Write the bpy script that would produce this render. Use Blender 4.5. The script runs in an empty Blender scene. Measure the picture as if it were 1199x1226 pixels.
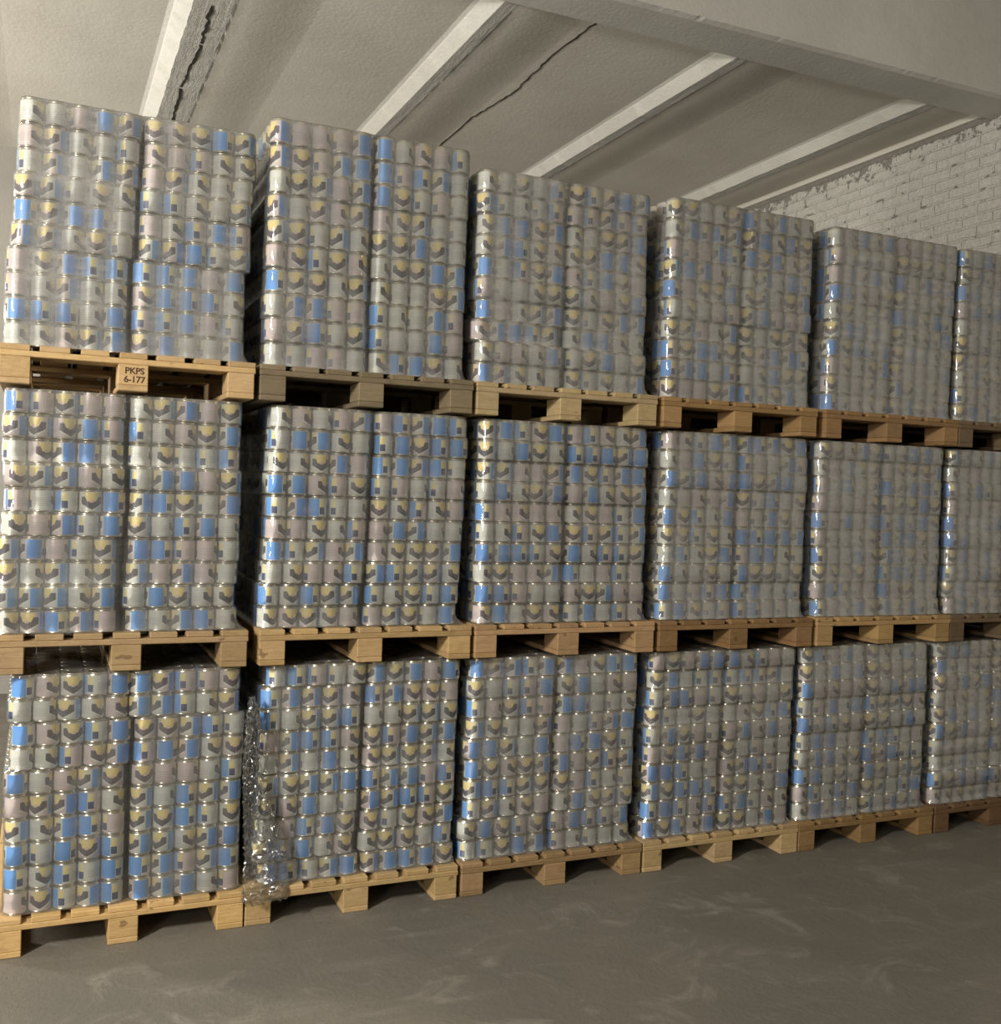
import bpy, math, random
import numpy as np
from mathutils import Matrix, Vector
SC = bpy.context.scene
COL = SC.collection
rnd = random.Random(11)

# ------------------------------------------------------------------ camera
cam_d = bpy.data.cameras.new('camera'); cam = bpy.data.objects.new('camera', cam_d); COL.objects.link(cam)
YAW, PITCH, ROLL, F = 0.415882945, -0.0198413713, 0.0339710311, 1245.7
fwd = Vector((math.sin(YAW)*math.cos(PITCH), math.cos(YAW)*math.cos(PITCH), math.sin(PITCH)))
rt0 = Vector((math.cos(YAW), -math.sin(YAW), 0)); up0 = rt0.cross(fwd)
rt = rt0*math.cos(ROLL)+up0*math.sin(ROLL); up = up0*math.cos(ROLL)-rt0*math.sin(ROLL)
cam.matrix_world = Matrix(((rt.x, up.x, -fwd.x, 0.13574), (rt.y, up.y, -fwd.y, -4.19576), (rt.z, up.z, -fwd.z, 1.78027), (0, 0, 0, 1)))
cam_d.sensor_fit = 'HORIZONTAL'; cam_d.sensor_width = 36; cam_d.lens = F/1199*36
cam_d.shift_y = 0.0019
cam_d.clip_start = 0.05; cam_d.clip_end = 60
SC.camera = cam

# ------------------------------------------------------------------ world, lights, exposure
w = bpy.data.worlds.new('world'); SC.world = w; w.use_nodes = True
w.node_tree.nodes['Background'].inputs[0].default_value = (0.75, 0.8, 0.9, 1)
w.node_tree.nodes['Background'].inputs[1].default_value = 0.02
def area(name, loc, target, sx, sy, power, col=(1, 0.95, 0.86)):
    l = bpy.data.lights.new(name, 'AREA'); l.shape = 'RECTANGLE'; l.size = sx; l.size_y = sy; l.energy = power; l.color = col
    o = bpy.data.objects.new(name, l); COL.objects.link(o); o.location = loc
    d = Vector(target)-Vector(loc); o.rotation_euler = d.to_track_quat('-Z', 'Y').to_euler()
    return o
area('hall_lamp', (-3.0, -3.2, 3.45), (0.6, -1.0, 0.0), 0.25, 0.8, 365)
area('bay_lamp', (-4.2, 3.2, 2.45), (2.4, 2.6, 4.45), 0.5, 1.6, 300)
area('aisle_fill', (-3.6, -5.8, 2.6), (2.4, 0.3, 5.6), 1.2, 0.8, 130)  # added soft fill for the girder face and ceiling, not a real fixture
SC.view_settings.view_transform = 'Standard'; SC.view_settings.look = 'None'
SC.view_settings.exposure = 0.0; SC.view_settings.gamma = 1; SC.view_settings.use_curve_mapping = False
try:
    SC.cycles.transparent_max_bounces = 12; SC.cycles.max_bounces = 8
except Exception:
    pass

# ------------------------------------------------------------------ node helpers
class NT:
    def __init__(s, mat):
        s.m = bpy.data.materials.new(mat); s.m.use_nodes = True; s.t = s.m.node_tree
        s.n = s.t.nodes; s.n.clear(); s.out = s.n.new('ShaderNodeOutputMaterial')
    def node(s, typ, **kw):
        n = s.n.new(typ)
        for k, v in kw.items(): setattr(n, k, v)
        return n
    def put(s, sock, v):
        if v is None: return
        if isinstance(v, bpy.types.NodeSocket): s.t.links.new(v, sock)
        else: sock.default_value = v
    def math(s, op, a, b=None, c=None, clamp=False):
        n = s.node('ShaderNodeMath', operation=op); n.use_clamp = clamp
        s.put(n.inputs[0], a); s.put(n.inputs[1], b)
        if c is not None: s.put(n.inputs[2], c)
        return n.outputs[0]
    def mix(s, fac, a, b, blend='MIX'):
        n = s.node('ShaderNodeMix', data_type='RGBA', blend_type=blend)
        s.put(n.inputs[0], fac); s.put(n.inputs[6], a); s.put(n.inputs[7], b)
        return n.outputs[2]
    def noise(s, vec, scale, detail=4, rough=.55, dist=0.):
        n = s.node('ShaderNodeTexNoise'); s.put(n.inputs['Vector'], vec)
        n.inputs['Scale'].default_value = scale; n.inputs['Detail'].default_value = detail
        n.inputs['Roughness'].default_value = rough; n.inputs['Distortion'].default_value = dist
        return n.outputs[0]
    def ramp(s, fac, stops):
        n = s.node('ShaderNodeValToRGB'); s.put(n.inputs[0], fac); e = n.color_ramp.elements
        while len(e) > 1: e.remove(e[-1])
        e[0].position = stops[0][0]; e[0].color = stops[0][1]
        for p, c in stops[1:]:
            x = e.new(p); x.color = c
        return n.outputs[0]
    def range(s, v, a, b, c=0., d=1.):
        n = s.node('ShaderNodeMapRange'); s.put(n.inputs[0], v)
        for i, x in enumerate((a, b, c, d)): s.put(n.inputs[1+i], x)
        return n.outputs[0]
    def bump(s, h, strength=.3, dist=.01):
        n = s.node('ShaderNodeBump'); n.inputs['Strength'].default_value = strength; n.inputs['Distance'].default_value = dist
        s.put(n.inputs['Height'], h); return n.outputs[0]
    def mapping(s, vec, scale=(1, 1, 1), rot=(0, 0, 0), loc=(0, 0, 0)):
        n = s.node('ShaderNodeMapping'); s.put(n.inputs[0], vec); n.inputs['Scale'].default_value = scale
        n.inputs['Rotation'].default_value = rot; n.inputs['Location'].default_value = loc; return n.outputs[0]
    def pos(s): return s.node('ShaderNodeNewGeometry').outputs['Position']
    def bsdf(s, color, rough=.7, metal=0., normal=None, spec=None):
        n = s.node('ShaderNodeBsdfPrincipled'); s.put(n.inputs['Base Color'], color); s.put(n.inputs['Roughness'], rough)
        s.put(n.inputs['Metallic'], metal); s.put(n.inputs['Normal'], normal)
        if spec is not None: n.inputs['Specular IOR Level'].default_value = spec
        return n.outputs[0]
    def done(s, sh): s.t.links.new(sh, s.out.inputs[0]); return s.m
def c4(r, g, b): return (r, g, b, 1)

# plaster / whitewashed concrete
def plaster(name, base, dirt, bump=.25, streak=True, dark=.0):
    t = NT(name); p = t.pos()
    a = t.noise(p, 1.1, 6, .6); b = t.noise(t.mapping(p, (6, .5, 6)), 1.6, 5, .6); c = t.noise(p, 38, 4, .7)
    f = t.range(a, .35, .75); col = t.mix(f, base, dirt)
    if streak: col = t.mix(t.range(b, .5, .72, 0, .45), col, dirt)
    sp = t.math('GREATER_THAN', t.noise(p, 23, 3, .75), .735)
    col = t.mix(t.math('MULTIPLY', sp, .55), col, c4(.1, .095, .085))
    nrm = t.bump(t.math('ADD', c, t.math('MULTIPLY', a, 2.)), bump, .012)
    return t.done(t.bsdf(col, .92, 0, nrm, .2))
M = {}
M['slab'] = plaster('slab_paint', c4(.66, .635, .57), c4(.56, .53, .47))
M['rib'] = plaster('rib_paint', c4(.78, .765, .71), c4(.70, .68, .62), .35)
M['girder'] = plaster('girder_paint', c4(.60, .59, .55), c4(.50, .485, .45))
M['plain'] = plaster('hall_paint', c4(.40, .385, .35), c4(.33, .31, .28))

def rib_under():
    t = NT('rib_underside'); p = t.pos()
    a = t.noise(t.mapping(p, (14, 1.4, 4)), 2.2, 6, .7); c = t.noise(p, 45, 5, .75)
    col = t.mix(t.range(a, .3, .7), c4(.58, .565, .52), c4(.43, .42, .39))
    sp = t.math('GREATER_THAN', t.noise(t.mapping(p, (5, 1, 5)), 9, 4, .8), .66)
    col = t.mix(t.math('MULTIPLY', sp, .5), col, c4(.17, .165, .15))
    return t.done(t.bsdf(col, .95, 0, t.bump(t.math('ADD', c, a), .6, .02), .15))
M['rib_under'] = rib_under()

def crackm():
    t = NT('crack'); return t.done(t.bsdf(c4(.05, .045, .04), 1, 0, None, 0))
M['crack'] = crackm()

def brick():
    t = NT('whitewashed_brick'); p = t.pos(); s = t.node('ShaderNodeSeparateXYZ'); t.put(s.inputs[0], p)
    wob = t.math('MULTIPLY', t.math('SUBTRACT', t.noise(p, 5, 3), .5), .03)
    cb = t.node('ShaderNodeCombineXYZ'); t.put(cb.inputs[0], s.outputs[1]); t.put(cb.inputs[1], t.math('ADD', s.outputs[2], wob))
    b = t.node('ShaderNodeTexBrick'); t.put(b.inputs['Vector'], cb.outputs[0])
    b.inputs['Scale'].default_value = 1; b.inputs['Brick Width'].default_value = .25; b.inputs['Row Height'].default_value = .077
    b.inputs['Mortar Size'].default_value = .011; b.inputs['Mortar Smooth'].default_value = .5
    b.inputs['Color1'].default_value = c4(.8, .8, .8); b.inputs['Color2'].default_value = c4(.55, .55, .55)
    m = b.outputs['Fac']
    holes = t.math('GREATER_THAN', t.math('ADD', t.noise(p, 7, 5, .75), t.math('MULTIPLY', m, .13)), .72)
    topz = t.range(s.outputs[2], 4.05, 4.4)
    rawn = t.math('GREATER_THAN', t.math('ADD', t.noise(p, 12, 5, .75), t.math('MULTIPLY', topz, .33)), .82)
    edge = t.math('GREATER_THAN', t.math('ADD', s.outputs[2], t.math('MULTIPLY', t.noise(p, 10, 4, .7), .10)), 4.425)
    raw = t.math('MAXIMUM', t.math('MAXIMUM', holes, rawn), edge)
    col = t.mix(t.noise(p, 9, 6, .7), c4(.78, .76, .70), c4(.60, .58, .53))
    col = t.mix(t.math('MULTIPLY', m, t.range(t.noise(p, 2.5, 4), .4, .7, .0, .2)), col, c4(.36, .34, .30))
    col = t.mix(t.math('MULTIPLY', raw, .7), col, c4(.16, .14, .12))
    h = t.math('SUBTRACT', t.math('ADD', t.noise(p, 30, 5, .7), t.noise(p, 8, 4)), t.math('ADD', t.math('MULTIPLY', m, .3), t.math('MULTIPLY', raw, 1.6)))
    return t.done(t.bsdf(col, .93, 0, t.bump(h, 1., .03), .2))
M['brick'] = brick()

def floorm():
    t = NT('concrete_floor'); p = t.pos()
    a = t.noise(p, .9, 6, .6, .6); b = t.noise(t.mapping(p, (1, 1, 1), (0, 0, .5)), 3.2, 8, .68, 1.2); c = t.noise(p, 45, 4, .7)
    st = t.noise(t.mapping(p, (.5, 3.5, 1), (0, 0, -.25)), 2.2, 6, .65)
    col = t.mix(t.range(a, .3, .7), c4(.185, .168, .137), c4(.130, .120, .100))
    col = t.mix(t.range(b, .56, .74, 0, .7), col, c4(.30, .275, .235))
    col = t.mix(t.range(st, .55, .8, 0, .4), col, c4(.30, .28, .24))
    col = t.mix(t.range(t.noise(p, 6, 5, .7), .62, .75, 0, .5), col, c4(.11, .10, .085))
    r = t.range(a, .3, .7, .62, .8)
    h = t.math('ADD', t.math('MULTIPLY', b, 1.2), t.math('MULTIPLY', c, .5))
    return t.done(t.bsdf(col, r, 0, t.bump(h, .5, .012), .35))
M['floor'] = floorm()

def wood(name, endgrain=False):
    t = NT(name); tc = t.node('ShaderNodeTexCoord').outputs['Object']; oi = t.node('ShaderNodeObjectInfo')
    off = t.node('ShaderNodeCombineXYZ')
    for i in range(3): t.put(off.inputs[i], t.math('MULTIPLY', oi.outputs['Random'], 7.+3*i))
    va = t.node('ShaderNodeVectorMath', operation='ADD'); t.put(va.inputs[0], t.pos()); t.put(va.inputs[1], off.outputs[0])
    v = va.outputs[0]
    g = t.noise(t.mapping(v, (9, 1.2, 60)), 1.5, 5, .6, .8)
    g2 = t.noise(v, 18, 4, .7)
    kn = t.math('GREATER_THAN', t.noise(t.mapping(v, (1, 1, 1.6)), 13, 2, .5), .70)
    base = oi.outputs['Color']
    col = t.mix(t.range(g, .3, .75, 0, .55), base, t.mix(1, base, c4(.60, .50, .42), 'MULTIPLY'))
    col = t.mix(t.range(g2, .5, .8, 0, .4), col, t.mix(1, base, c4(.45, .40, .36), 'MULTIPLY'))
    col = t.mix(t.math('MULTIPLY', kn, .55), col, c4(.10, .055, .03))
    return t.done(t.bsdf(col, .78, 0, t.bump(t.math('ADD', g, g2), .35, .006), .25))
M['wood'] = wood('pallet_wood')
M['stamp'] = (lambda t: t.done(t.bsdf(c4(.07, .035, .02), .9)))(NT('burnt_stamp'))

def tin():
    t = NT('tinplate'); p = t.pos()
    return t.done(t.bsdf(t.mix(t.noise(p, 60, 2), c4(.78, .72, .58), c4(.62, .58, .50)), .28, .9))
M['tin'] = tin()

def label(name, pale, accent, blue):
    t = NT(name); uv = t.node('ShaderNodeUVMap').outputs[0]; s = t.node('ShaderNodeSeparateXYZ'); t.put(s.inputs[0], uv)
    U, V = t.math('FRACT', s.outputs[0]), s.outputs[1]
    def band(x, a, b): return t.math('MULTIPLY', t.math('GREATER_THAN', x, a), t.math('LESS_THAN', x, b))
    def box(u0, u1, v0, v1): return t.math('MULTIPLY', band(U, u0, u1), band(V, v0, v1))
    AND = lambda a, b: t.math('MULTIPLY', a, b)
    du = t.math('ABSOLUTE', t.math('SUBTRACT', U, .16))
    col = pale
    # grey lines of small print on the pale field
    ln = AND(box(.76, .97, .2, .62), t.math('GREATER_THAN', t.math('FRACT', t.math('MULTIPLY', V, 11)), .55))
    col = t.mix(t.math('MULTIPLY', ln, .4), col, c4(.30, .31, .31))
    # dark chevron with a light lower edge below a yellow crown
    vee = t.math('SUBTRACT', V, t.math('MULTIPLY', du, 1.9))
    inw = t.math('LESS_THAN', du, .17)
    col = t.mix(AND(inw, band(vee, -.02, .08)), col, c4(.80, .80, .76))
    col = t.mix(AND(AND(inw, t.math('GREATER_THAN', vee, .08)), t.math('LESS_THAN', V, .74)), col, accent)
    col = t.mix(AND(t.math('LESS_THAN', t.math('ADD', du, t.math('MULTIPLY', t.math('SUBTRACT', 1, V), .14)), .135), band(V, .50, .97)), col, c4(.90, .76, .34))
    col = t.mix(AND(t.math('LESS_THAN', du, .03), band(V, .44, .60)), col, c4(.80, .62, .50))
    # blue panel
    col = t.mix(box(.355, .60, .02, .98), col, blue)
    # yellow tab above a navy block
    col = t.mix(box(.61, .69, .50, .92), col, c4(.92, .80, .38))
    col = t.mix(box(.61, .70, .12, .50), col, c4(.06, .085, .20))
    nrm = None
    return t.done(t.bsdf(col, .45, 0, nrm, .5))
PALE = [('label_paper_grey', c4(.74, .75, .70), c4(.10, .10, .12), c4(.16, .42, .86)),
        ('label_paper_rose', c4(.72, .62, .61), c4(.13, .10, .13), c4(.15, .38, .80))]
ML = [label(*a) for a in PALE]

def film(name, gloss_rough, wr=1., min_gloss=.06, cling=False):
    t = NT(name); p = t.pos(); oi = t.node('ShaderNodeObjectInfo'); cs = t.node('ShaderNodeSeparateColor'); t.put(cs.inputs[0], oi.outputs['Color'])
    hz = cs.outputs[0]
    n1 = t.noise(t.mapping(p, (1, 1, 2.2), (0, .35, .2)), 2.3, 5, .6, .5); n2 = t.noise(t.mapping(p, (2, 2, 14), (0, .22, 0)), 2.2, 4, .6)
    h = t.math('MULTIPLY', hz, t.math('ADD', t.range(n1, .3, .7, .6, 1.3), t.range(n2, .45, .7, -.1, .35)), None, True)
    if cling:      # film turns hazy where it spans the air between two cans and clear where it touches them
        at = t.node('ShaderNodeAttribute'); at.attribute_name = 'span'
        h = t.math('MULTIPLY', h, t.math('ADD', .70, t.math('MULTIPLY', at.outputs['Fac'], .90)), None, True)
    wn = t.math('ADD', t.math('MULTIPLY', t.noise(t.mapping(p, (8, 8, 22), (.2, .3, 0)), 2.5, 4, .6, .7), .8), t.math('MULTIPLY', t.noise(p, 55, 3, .6), .25))
    nrm = t.bump(wn, .32*wr, .008)
    tr = t.node('ShaderNodeBsdfTransparent'); tr.inputs[0].default_value = c4(.96, .965, .96)
    df = t.node('ShaderNodeBsdfDiffuse'); df.inputs[0].default_value = c4(.42, .412, .395); t.put(df.inputs['Normal'], nrm)
    gl = t.node('ShaderNodeBsdfGlossy'); gl.inputs['Color'].default_value = c4(.95, .95, .95); gl.inputs['Roughness'].default_value = gloss_rough; t.put(gl.inputs['Normal'], nrm)
    m1 = t.node('ShaderNodeMixShader'); t.put(m1.inputs[0], h); t.put(m1.inputs[1], tr.outputs[0]); t.put(m1.inputs[2], df.outputs[0])
    fr = t.node('ShaderNodeFresnel'); fr.inputs[0].default_value = 1.5; t.put(fr.inputs['Normal'], nrm)
    ff = t.math('ADD', t.math('MULTIPLY', fr.outputs[0], .7), min_gloss, None, True)
    m2 = t.node('ShaderNodeMixShader'); t.put(m2.inputs[0], ff); t.put(m2.inputs[1], m1.outputs[0]); t.put(m2.inputs[2], gl.outputs[0])
    return t.done(m2.outputs[0])
M['film'] = film('stretch_film', .09, .40, .06, True)
M['crumple'] = film('crumpled_film', .10, 2.2, .22)

# ------------------------------------------------------------------ mesh helpers
def mesh(name, verts, faces, mats, smooth=False, midx=None, uvs=None):
    me = bpy.data.meshes.new(name); me.from_pydata([tuple(v) for v in verts], [], faces)
    for m in mats: me.materials.append(m)
    if midx is not None: me.polygons.foreach_set('material_index', midx)
    if smooth: me.polygons.foreach_set('use_smooth', [True]*len(me.polygons))
    me.update(); return me
def link(name, me, parent=None, loc=None):
    o = bpy.data.objects.new(name, me); COL.objects.link(o)
    if parent: o.parent = parent
    if loc: o.location = loc
    return o
def struct(o): o['kind'] = 'structure'; return o
def box(name, x0, x1, y0, y1, z0, z1, mat, parent=None, bev=0.):
    c = ((x0+x1)/2, (y0+y1)/2, (z0+z1)/2); hx, hy, hz = (x1-x0)/2, (y1-y0)/2, (z1-z0)/2
    if bev:
        V = []; F = []
        for sx in (-1, 1):
            for sy in (-1, 1):
                for sz in (-1, 1):
                    V += [(sx*hx, sy*(hy-bev), sz*(hz-bev)), (sx*(hx-bev), sy*hy, sz*(hz-bev)), (sx*(hx-bev), sy*(hy-bev), sz*hz)]
        idx = lambda sx, sy, sz, a: ((sx > 0)*4+(sy > 0)*2+(sz > 0))*3+a
        def add(l, out):
            pts = [Vector(V[i]) for i in l]; n = (pts[1]-pts[0]).cross(pts[2]-pts[0])
            if n.dot(out) < 0: l = l[::-1]
            F.append(l)
        for a in range(3):
            o1, o2 = [i for i in range(3) if i != a]
            for s in (-1, 1):
                l = []
                for (p, q) in ((-1, -1), (1, -1), (1, 1), (-1, 1)):
                    sg = [0]*3; sg[a] = s; sg[o1] = p; sg[o2] = q; l.append(idx(*sg, a))
                out = Vector((0, 0, 0)); out[a] = s; add(l, out)
        for a in range(3):
            o1, o2 = [i for i in range(3) if i != a]
            for p in (-1, 1):
                for q in (-1, 1):
                    l = []
                    for (s, ax) in ((-1, o1), (1, o1), (1, o2), (-1, o2)):
                        sg = [0]*3; sg[a] = s; sg[o1] = p; sg[o2] = q; l.append(idx(*sg, ax))
                    out = Vector((0, 0, 0)); out[o1] = p; out[o2] = q; add(l, out)
        for sx in (-1, 1):
            for sy in (-1, 1):
                for sz in (-1, 1): add([idx(sx, sy, sz, a) for a in range(3)], Vector((sx, sy, sz)))
        me = mesh(name, V, F, [mat])
    else:
        V = [(sx*hx, sy*hy, sz*hz) for sx in (-1, 1) for sy in (-1, 1) for sz in (-1, 1)]
        F = [(0, 1, 3, 2), (4, 6, 7, 5), (0, 4, 5, 1), (2, 3, 7, 6), (0, 2, 6, 4), (1, 5, 7, 3)]
        me = mesh(name, V, F, [mat])
    return link(name, me, parent, c)

# ------------------------------------------------------------------ room shell
X0, X1, Y0, Y1 = -6.0, 5.87, -7.5, 5.2
ZR, ZS = 4.40, 4.452            # underside of ribs, slab
struct(box('floor', X0-.2, X1+.2, Y0-.2, Y1+.2, -.2, 0, M['floor']))
struct(box('wall_back', X0-.2, X1+.2, Y1, Y1+.2, 0, 5.4, M['plain']))
struct(box('wall_front', X0-.2, X1+.2, Y0-.2, Y0, 0, 5.4, M['plain']))
struct(box('wall_left', X0-.2, X0, Y0, Y1, 0, 5.4, M['plain']))
struct(box('wall_right', X1, X1+.2, Y0, Y1, 0, 5.4, M['brick']))
GY0, GY1 = .62, .94            # the cross girder
struct(box('ceiling', X0, X1, GY1, Y1, ZS, ZS+.2, M['slab']))
struct(box('ceiling', X0, X1, Y0, GY0, 5.25, 5.4, M['slab']))

def girder():
    # slightly ragged lower near edge, like chipped plaster
    n = 420; V = []; F = []; r = random.Random(5)
    for i in range(n+1):
        x = X0+(X1-X0)*i/n; ch = max(0, r.gauss(0, .0022))+(.008 if r.random() < .03 else 0)
        V += [(x, GY1, 5.4), (x, GY1, ZR-.005), (x, GY0+.03, ZR-.012), (x, GY0, ZR+.002+ch), (x, GY0, 5.4)]
    for i in range(n):
        for k in range(4):
            a = i*5+k; F.append((a, a+1, a+6, a+5))
    return struct(link('ceiling_beam', mesh('ceiling_beam', V, F, [M['girder']])))
girder()

def rib(xm, k):
    w_, s = (.21 if k == 0 else .075), .085
    prof = [(xm-s-.04, ZS+.002), (xm-s-.02, ZS-.001), (xm-s, ZS-.005), (xm-s+.008, ZS-.010), (xm, ZR), (xm+w_, ZR), ]+[(xm+w_+.02+.50*i/9, ZR+.004+(ZS+.002-ZR-.004)*(.5-.5*math.cos(math.pi*i/9))) for i in range(10)]
    n = 60; V = []; F = []; mi = []; r = random.Random(k)
    for i in range(n+1):
        y = GY1+(Y1-GY1)*i/n; j = r.gauss(0, .0022)
        for q, (x, z) in enumerate(prof): V.append((x+(j if q in (4, 5) else 0), y, z+(j if q in (4, 5) else 0)))
    m = len(prof)
    for i in range(n):
        for q in range(m-1):
            a = i*m+q; F.append((a, a+m, a+m+1, a+1)); mi.append(0 if q < 4 else (1 if q < 6 else 2))
    rm = (mesh('ceiling_rib', V, F, [M['rib'], M['rib_under'], M['slab']], False, mi))
    rm.polygons.foreach_set('use_smooth', [m_ == 2 for m_ in mi])
    return struct(link('ceiling_rib', rm))
for k in range(-3, 4): rib(.83+1.503*k, k)

def crack(path, width, z, name='trim_1'):
    # a ragged groove hung as a thin dark wedge just under the concrete face
    V = []; F = []; r = random.Random(len(path)*7+int(z*100))
    pts = []
    for (a, b) in zip(path[:-1], path[1:]):
        for i in range(14):
            t = i/14; pts.append((a[0]+(b[0]-a[0])*t+r.gauss(0, .004), a[1]+(b[1]-a[1])*t))
    for i, (x, y) in enumerate(pts):
        ww = width*(.4+.6*r.random())
        V += [(x-ww, y, z-.004), (x+ww, y, z-.004), (x, y, z+.01)]
    for i in range(len(pts)-1):
        a = i*3; F += [(a, a+3, a+4, a+1), (a, a+2, a+5, a+3), (a+1, a+4, a+5, a+2)]
    return struct(link(name, mesh(name, V, F, [M['crack']])))
crack([(.93, 1.75), (.945, 2.3), (.92, 3.0), (.94, 3.9), (.93, 5.0)], .012, ZR, 'trim_1')
crack([(2.94, .95), (2.91, 1.5), (2.95, 2.2), (2.88, 2.8), (2.90, 4.4)], .006, ZS, 'trim_2')
# ledge where the last panel sits on the brick wall
struct(box('trim_3', X1-.035, X1, GY1, Y1, ZR+.01, ZS, M['slab']))

# ------------------------------------------------------------------ pallets
HP, TZ = .144, [0, 1.053, 2.121]
W, D = .922, 1.2
PX = [[0, .923, 1.861, 2.791, 3.716, 4.650], [-.015, .950, 1.888, 2.834, 3.781, 4.704], [-.017, .922, 1.859, 2.811, 3.785, 4.709]]
TIERN = ['bottom', 'middle', 'top']
COLN = ['first', 'second', 'third', 'fourth', 'fifth', 'sixth']
WOODC = [[(.62, .42, .22), (.56, .40, .23), (.40, .27, .16), (.60, .44, .27), (.36, .23, .12), (.20, .12, .07)],
         [(.44, .31, .19), (.56, .39, .22), (.50, .33, .20), (.33, .20, .11), (.54, .36, .19), (.22, .16, .11)],
         [(.60, .42, .25), (.25, .20, .145), (.52, .40, .26), (.44, .28, .15), (.40, .25, .14), (.24, .17, .12)]]
WOODN = [['pale yellow', 'light tan', 'brown stained', 'pale', 'dark orange-brown', 'dark brown'],
         ['weathered brown', 'golden tan', 'reddish tan', 'dark brown', 'orange-tan', 'dark shaded'],
         ['light tan', 'grey weathered', 'pale beige', 'orange-brown', 'brown', 'dull grey-brown']]
def tag(o, label, cat, group=None):
    o['label'] = label; o['category'] = cat
    if group: o['group'] = group
def make_pallet(loc, colr):
    r = bpy.data.objects.new('wooden_pallet', None); COL.objects.link(r); r.location = loc; r.empty_display_size = .1
    def part(nm, *a):
        o = box(nm, *a, M['wood'], r, .003)
        v = rnd.uniform(.84, 1.14); o.color = (colr[0]*v, colr[1]*v, colr[2]*.86*v*rnd.uniform(.93, 1.05), 1); return o
    bw = .103; pitch = (W-bw)/6
    for i in range(7):
        x = i*pitch; j = rnd.uniform(-.006, .006)
        part('deck_board', x+(0 if i == 0 else rnd.uniform(-.004, .004)), x+bw, 0+abs(j)*.6, D+j, .122, .144)
    for y in (0, D/2-.07, D-.14): part('stringer_board', 0, W, y, y+.14, .100, .122)
    for x in (0, W/2-.055, W-.11):
        ww = .11 if x == W/2-.055 else .105
        for y in (.001, D/2-.07, D-.141): part('block', x+.001, x+ww, y, y+.14, .022, .100)
        part('bottom_board', x, x+ww, 0, D, 0, .022)
    return r
pallets = {}
for t in range(3):
    for c in range(6):
        dull = .82 if t else (.95 if c < 2 else .86)
        p = make_pallet((PX[t][c], 0, TZ[t]), [v*dull for v in WOODC[t][c]]); pallets[t, c] = p
        under = ['resting on the concrete floor', 'between bottom and middle loads', 'between middle and top loads'][t]
        tag(p, f'{WOODN[t][c]} wooden pallet {under}, {COLN[c]} column from the left', 'pallet', f'{TIERN[t]} tier pallets')
        p.rotation_euler.z = 0

# burnt-in stamp on the centre block of the top left pallet
p0 = pallets[2, 0]
blk = [o for o in p0.children if o.name.startswith('block') and abs(o.location.x-W/2) < .01 and o.location.y < .1][0]
cu = bpy.data.curves.new('stamp', 'FONT'); cu.body = 'PKPS\n6-177'; cu.size = .033; cu.align_x = 'CENTER'; cu.extrude = .0004; cu.offset = .0008
tmp = bpy.data.objects.new('stamp', cu); COL.objects.link(tmp); bpy.context.view_layer.update()
sme = bpy.data.meshes.new_from_object(tmp.evaluated_get(bpy.context.evaluated_depsgraph_get())); bpy.data.objects.remove(tmp); bpy.data.curves.remove(cu)
sme.materials.clear(); sme.materials.append(M['stamp'])
o = link('stamp', sme, blk); o.rotation_euler = (math.pi/2, 0, 0); o.location = (.004, -.0705, .005); o['label'] = 'dark burnt-in lettering'

# ------------------------------------------------------------------ cans
R, CH, PIT = .0415, .0855, .0853
NX, NY, NL = 10, 13, 10
FY = .042                       # setback of the loads behind the pallet edge
def lathe(prof, seg, closed_top=True):
    V = []; F = []
    for (r_, z) in prof:
        for i in range(seg):
            a = 2*math.pi*i/seg; V.append((r_*math.sin(a), -r_*math.cos(a), z))
    for k in range(len(prof)-1):
        for i in range(seg):
            j = (i+1) % seg; F.append((k*seg+i, k*seg+j, (k+1)*seg+j, (k+1)*seg+i))
    if closed_top:
        F.append(tuple(range((len(prof)-1)*seg, len(prof)*seg))); F.append(tuple(range(seg))[::-1])
    return V, F
RIMB = [(R-.004, .0015), (R-.001, 0), (R, .0012), (R, .0032), (R-.0016, .0046)]
def can_profile():
    return RIMB+[(R-.0016, CH-.0100), (R-.0050, CH-.0068), (R-.0050, CH-.0046), (R-.0035, CH-.0030), (R-.0035, CH-.0012), (R-.0042, CH), (R-.0060, CH), (R-.0070, CH-.003), (R-.013, CH-.003), (R-.014, CH-.002)]
SEG = 24
bV, bF = lathe(can_profile(), SEG)
body_me = mesh('can_body', bV, bF, [M['tin']], True)
LBV, LBF = lathe([(R-.0010, .0052), (R-.0010, CH-.0100)], SEG, False)
def label_mesh(mat):
    me = mesh('paper_label', LBV, LBF, [mat], True); uv = me.uv_layers.new(name='UVMap')
    for f in me.polygons:
        i = f.index % SEG
        us = (i/SEG, (i+1)/SEG, (i+1)/SEG, i/SEG); vs = (0, 0, 1, 1)
        for li, u, v in zip(f.loop_indices, us, vs): uv.data[li].uv = (u, v)
    return me
label_me = [label_mesh(m) for m in ML]

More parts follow.
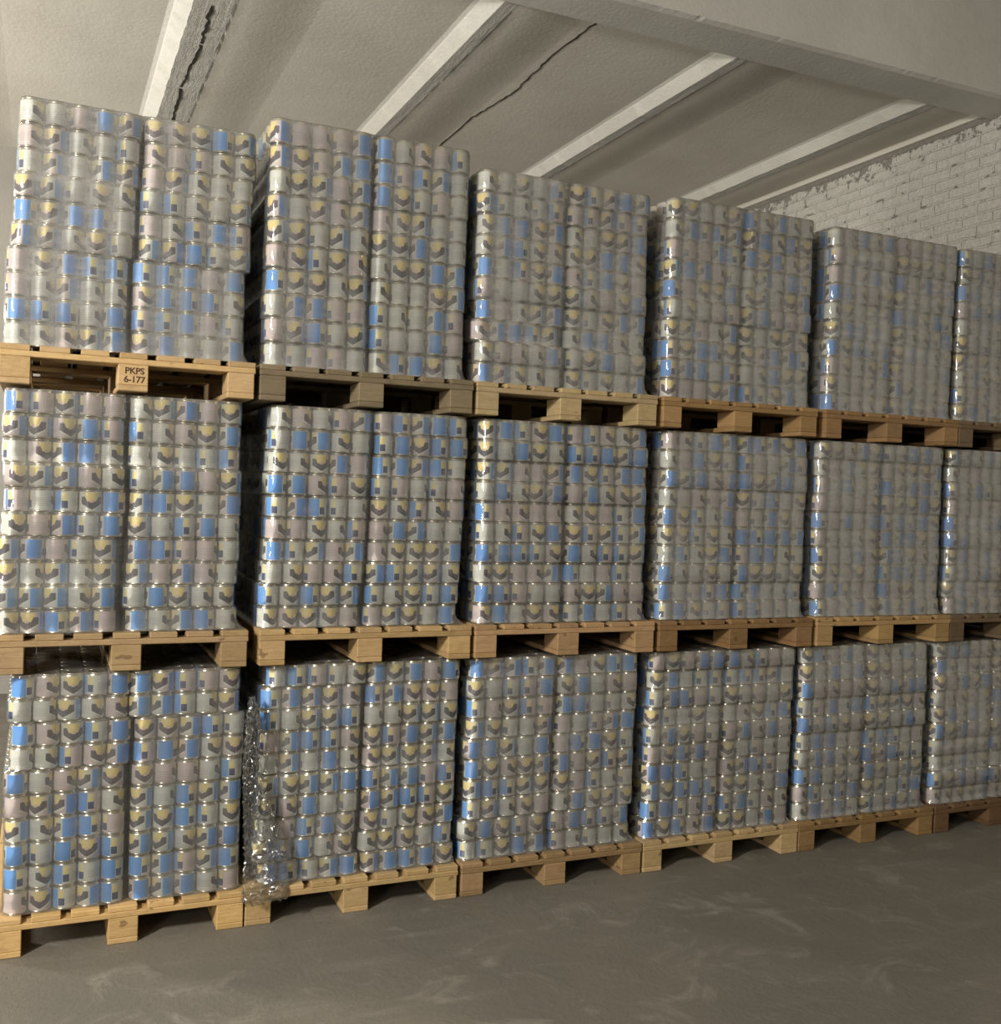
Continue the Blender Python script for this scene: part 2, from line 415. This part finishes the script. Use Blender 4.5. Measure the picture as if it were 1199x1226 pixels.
# per load: seam position (bottom, top) from pallet edge, layer pitch, film haze
SEAM = [[(.470, .470), (.480, .487), (.458, .468), (.452, .474), (.446, .455), (.455, .455)],
        [(.452, .451), (.450, .462), (.452, .450), (.452, .462), (.450, .440), (.445, .440)],
        [(.456, .466), (.456, .458), (.446, .440), (.462, .470), (.468, .484), (.455, .455)]]
LP = [[.0900]*6, [.0912]*6, [.0913, .0998, .0935, .0955, .0945, .0940]]
HAZE = [[.14, .17, .25, .29, .35, .47], [.17, .17, .19, .31, .41, .49], [.30, .24, .34, .33, .46, .49]]  # film's own haze, plus oblique reflections on right columns put into the value
SPECIAL = {(0, 2): {0: (-.022, -.016), 1: (-.024, -.022)}, (0, 0): {9: (.012, -.02), 8: (.0, -.012), 7: (.012, .004), 6: (.012, .002)},
           (0, 1): {9: (.02, .004), 1: (-.010, -.006), 0: (.012, .0)}, (2, 0): {9: (.014, .012), 8: (.010, .01), 7: (.010, .008), 6: (.008, .006), 3: (-.016, -.012), 2: (-.018, -.012), 1: (-.012, -.01), 0: (-.014, -.008)},
           (1, 0): {4: (-.006, -.002), 3: (-.02, -.004), 2: (-.022, -.006), 1: (-.022, -.008), 0: (-.020, -.004)},
           (2, 2): {2: (-.014, 0)}, (1, 1): {9: (.008, .0), 3: (-.004, -.004), 2: (-.006, -.006), 1: (-.012, -.008), 0: (-.014, -.01)}}
layers = {}
def layout(t, c):
    rr = random.Random(100*t+c); L = []
    s0, s1 = SEAM[t][c]; base = TZ[t]+HP
    for k in range(NL):
        s = s0+(s1-s0)*k/(NL-1)+rr.gauss(0, .0028); dl, dr = SPECIAL.get((t, c), {}).get(k, (0, 0))
        gapm = .0052+abs(rr.gauss(0, .003)); yj = rr.gauss(0, .0035)
        xs = [PX[t][c]+s+dl-gapm-PIT*(4.5-i) for i in range(5)]+[PX[t][c]+s+dr+gapm+PIT*(i+.5) for i in range(5)]
        y0 = FY+max(-.008, yj)+R
        L.append(dict(xs=xs, y0=y0, z=base+.0008+k*LP[t][c], yj=yj, s=(LP[t][c]-.0012)/CH))
    return L
for t in range(3):
    for c in range(6): layers[t, c] = layout(t, c)

def side_seen(rot, px_dir):
    # which print the label shows towards the aisle for a can turned by rot
    u = (px_dir-rot)/(2*math.pi) % 1
    if .355 < u < .60: return 'blue panel'
    if .60 <= u < .72: return 'yellow tab'
    if .02 < u < .30: return 'dark chevron'
    return 'pale side'
ORD = ['first', 'second', 'third', 'fourth', 'fifth', 'sixth', 'seventh', 'eighth', 'ninth', 'tenth']
def pick_rot(rr):
    # most cans show the chevron or pale print, about a quarter the blue panel
    return rr.uniform(0, 2*math.pi)
first = None
for t in range(3):
    rr = random.Random(55+t)
    for k in range(NL):
        lay = layers[t, 0][k]
        for i, x in enumerate(lay['xs']):
            rot = pick_rot(rr); v = 0 if rr.random() < .6 else 1
            if first is None:
                root = link('food_can', body_me); lb = link('paper_label', label_me[v], root); first = (root, lb)
            else:
                root = first[0].copy(); COL.objects.link(root)
                lb = first[1].copy(); lb.data = label_me[v]; lb.parent = root; COL.objects.link(lb)
            root.location = (x, lay['y0']+rr.gauss(0, .0012), lay['z']); root.rotation_euler = (0, 0, rot); root.scale.z = lay['s']
            tag(root, f'food can, {side_seen(rot, -.1)}, {ORD[i]} from left, row {ORD[9-k]} down, {TIERN[t]} left load', 'can',
                f'cans in the front of the {TIERN[t]} left load')

# all further cans: one stuff object (front faces of the other stacks, the sides and tops of every stack)
def can_arrays(prof, seg, lab):
    """verts, quads (n,4), per-face material, per-loop uv; caps are fans of quads left out except a lid ring"""
    V, F = lathe(prof, seg, False); V = np.array(V); F = np.array(F)
    mi = np.zeros(len(F), int); uv = np.zeros((len(F), 4, 2))
    for k in range(len(prof)-1):
        sl = slice(k*seg, (k+1)*seg)
        if k == lab: mi[sl] = 1
        i = np.arange(seg)
        uv[sl, 0, 0] = uv[sl, 3, 0] = i/seg; uv[sl, 1, 0] = uv[sl, 2, 0] = (i+1)/seg
        uv[sl, 2:, 1] = 1
    return V, F, mi, uv
hiA = can_arrays([(R-.003, 0), (R, .0015), (R, .0040), (R-.0008, .0048), (R-.0008, CH-.0100), (R-.0050, CH-.0065), (R-.0035, CH-.0015), (R-.0050, CH), (R-.008, CH-.003), (.001, CH-.003)], 20, 3)
loA = can_arrays([(R, 0), (R-.0008, .0048), (R-.0008, CH-.0048), (R, CH), (.001, CH-.002)], 12, 1)
rs = np.random.RandomState(3)
inst = {'hi': [], 'lo': []}
for t in range(3):
    for c in range(6):
        for lay in layers[t, c]:
            topl = lay is layers[t, c][-1]
            for i, x in enumerate(lay['xs']):
                for j in range(NY):
                    if j == 0:
                        if c == 0: continue
                        inst['hi'].append((x, lay['y0']+rs.randn()*.0012, lay['z'], lay['s']))
                    elif i == 0 or i == NX-1 or j == NY-1 or (topl and j < NY-1):
                        inst['lo'].append((x, lay['y0']+j*PIT, lay['z'], lay['s']))
Vs = []; Fs = []; Ms = []; Us = []; base = 0
for key, A in (('hi', hiA), ('lo', loA)):
    P = np.array(inst[key]); n = len(P); V, F, mi, uv = A
    ang = rs.rand(n)*2*np.pi; var = (rs.rand(n) > .6).astype(int)
    ca, sa = np.cos(ang)[:, None], np.sin(ang)[:, None]
    W_ = np.empty((n, len(V), 3)); W_[:, :, 0] = V[None, :, 0]*ca-V[None, :, 1]*sa+P[:, 0:1]
    W_[:, :, 1] = V[None, :, 0]*sa+V[None, :, 1]*ca+P[:, 1:2]; W_[:, :, 2] = V[None, :, 2]*P[:, 3:4]+P[:, 2:3]
    Vs.append(W_.reshape(-1, 3)); Fs.append((F[None]+(np.arange(n)*len(V))[:, None, None]+base).reshape(-1, 4)); base += n*len(V)
    Ms.append((mi[None]*(1+var[:, None])).reshape(-1)); Us.append(np.broadcast_to(uv[None], (n,)+uv.shape).reshape(-1, 2))
V = np.concatenate(Vs); Fq = np.concatenate(Fs); mi = np.concatenate(Ms); uvs = np.concatenate(Us)
me = bpy.data.meshes.new('food_cans'); me.vertices.add(len(V)); me.vertices.foreach_set('co', V.astype(np.float32).ravel())
me.loops.add(Fq.size); me.loops.foreach_set('vertex_index', Fq.astype(np.int32).ravel())
me.polygons.add(len(Fq)); me.polygons.foreach_set('loop_start', np.arange(0, Fq.size, 4, dtype=np.int32))
me.polygons.foreach_set('loop_total', np.full(len(Fq), 4, dtype=np.int32))
for m in [M['tin']]+ML: me.materials.append(m)
me.update(calc_edges=True)
me.polygons.foreach_set('material_index', mi.astype(np.int32)); me.polygons.foreach_set('use_smooth', np.ones(len(Fq), dtype=bool))
me.uv_layers.new(name='UVMap').data.foreach_set('uv', uvs.astype(np.float32).ravel()); me.update()
cans = link('food_cans', me); cans['kind'] = 'stuff'
tag(cans, 'blue, yellow and grey labelled food cans packed in the wrapped loads right of the first column', 'can')

# ------------------------------------------------------------------ stretch wrap round every load
def wrap(t, c, lays, y_shift=0., haze=.2, name='stretch_wrap'):
    rr = random.Random(7*t+c); G = .0035; RC = R+G; V = []; F = []; rows = []; SP = []
    depth = NY*PIT
    def ring(lay, z, off, flare=0., fr=0.):
        xs = lay['xs']; xl, xr = xs[0], xs[-1]; y0 = lay['y0']+y_shift; y1 = y0+(NY-1)*PIT; pts = []
        o = off+flare
        # front-left corner arc, front, front-right arc, right side, back-right arc, back, back-left arc, left side
        for i in range(9): a = math.pi+math.pi/2*i/8; pts.append((xl+(RC+o)*math.cos(a), y0+(RC+o)*math.sin(a)))
        sp = [0]*9
        for i in range(len(xs)-1):
            a, b = xs[i], xs[i+1]; dip = .005 if i != 4 else .015
            for q in (1, 2, 3):
                s = q/4; pts.append((a+(b-a)*s, y0-RC-o+dip*math.sin(math.pi*s)**2*(1 if off > -.002 else .8)))
            pts.append((b, y0-RC-o)); sp += [.55, 1, .55, 0] if i != 4 else [.4, -.5, .4, 0]
        for i in range(1, 9): a = -math.pi/2+math.pi/2*i/8; pts.append((xr+(RC+o)*math.cos(a), y0+(RC+o)*math.sin(a)))
        for i in range(1, 13): pts.append((xr+RC+o, y0+(y1-y0)*i/12))
        for i in range(1, 5): a = math.pi/2*i/4; pts.append((xr+(RC+o)*math.cos(a), y1+(RC+o)*math.sin(a)))
        for i in range(1, 7): pts.append((xr+(xl-xr)*i/6, y1+RC+o))
        for i in range(1, 5): a = math.pi/2+math.pi/2*i/4; pts.append((xl+(RC+o)*math.cos(a), y1+(RC+o)*math.sin(a)))
        for i in range(1, 12): pts.append((xl-RC-o, y1+(y0-y1)*i/12))
        if fr:
            e = max(0., min(.05, PX[t][c]+W-.006-(xr+RC+o)))*fr
            pts = [(x+e*min(1., max(0., (x-xr)/RC)), y) for x, y in pts]
        rows.append(len(V)); V.extend([(x, y, z) for x, y in pts]); SP.extend(sp+[.3]*(len(pts)-len(sp))); return len(pts)
    n = ring(lays[0], lays[0]['z']+.001, 0, .008, 1.)
    ring(lays[0], lays[0]['z']+.012, 0, .004, .55)
    for k, lay in enumerate(lays):
        z = lay['z']
        for f, o in ((.03, 0) if k else (.30, 0), (.5, .0006), (.87, 0), (.96, -.0020)): ring(lay, z+f*CH*lay['s'], o, 0, .18 if (k == 0 and f < .4) else 0)
    top = lays[-1]
    zt = top['z']+CH*top['s']; ring(top, zt+.0012, -.004); ring(top, zt+.0018, -.020)
    for a, b in zip(rows[:-1], rows[1:]):
        for i in range(n):
            j = (i+1) % n; F.append((a+i, a+j, b+j, b+i))
    F.append(tuple(range(rows[-1], rows[-1]+n)))
    fm = mesh(name, V, F, [M['film']], True); fm.attributes.new('span', 'FLOAT', 'POINT').data.foreach_set('value', SP)
    o = link(name, fm); o.color = (haze, 0, 0, 1); return o
FILMN = ['clear glossy', 'clear creased', 'slightly hazy', 'hazy', 'milky', 'cloudy']  # milkier look of right columns includes reflections put into the haze
for t in range(3):
    for c in range(6):
        o = wrap(t, c, layers[t, c], 0, HAZE[t][c])
        tag(o, f'{FILMN[c]} plastic film wrapped round the cans of the {TIERN[t]} load, {COLN[c]} column', 'plastic wrap', f'film round the {TIERN[t]} tier loads')

# second row added to darken pallet openings: pallets and empty opaque film shells
for t in range(3):
    for c in range(6):
        src = pallets[t, c]; r = src.copy(); COL.objects.link(r); r.location.y = 1.27
        for ch in src.children:
            d = ch.copy(); COL.objects.link(d); d.parent = r
        tag(r, f'added wooden pallet of the row behind the {TIERN[t]} load in the {COLN[c]} column', 'pallet', 'pallets of the added rear row')
        o = wrap(t, c, layers[t, c], 1.27, 3.0)
        tag(o, f'added opaque film shell behind the {TIERN[t]} load in the {COLN[c]} column', 'plastic wrap', 'film shells of the added rear row')

# ------------------------------------------------------------------ loose crumpled film between first and second bottom loads
def crumple():
    rr = np.random.RandomState(8); nu, nv = 26, 120; V = []; F = []
    for j in range(nv+1):
        v = j/nv; z = .10+.83*v
        xl = .900+.010*math.sin(7*v)+.012*v; wd = .055+.135*max(0, 1-v/.75)**.8+.012*math.sin(9*v)
        if v > .85: wd *= (1-v)/.15*.7+.3
        for i in range(nu+1):
            u = i/nu; dx = rr.randn()*.0035; dy = rr.randn()*.0065
            fold = .022*math.sin(u*13+4*math.sin(5*v)+v*6)+.010*math.sin(u*29-11*v)
            y = -.016 + (.022*min(1, v*3)) - .02*math.sin(math.pi*u) + fold*.45 + dy
            V.append((xl+wd*u+dx, y, z+rr.randn()*.003))
    for j in range(nv):
        for i in range(nu):
            a = j*(nu+1)+i; F.append((a, a+1, a+nu+2)); F.append((a, a+nu+2, a+nu+1))
    o = link('loose_film', mesh('loose_film', V, F, [M['crumple']])); o.color = (.05, 0, 0, 1)
    tag(o, 'crumpled shiny loose plastic film hanging between first and second bottom loads', 'plastic film')
crumple()
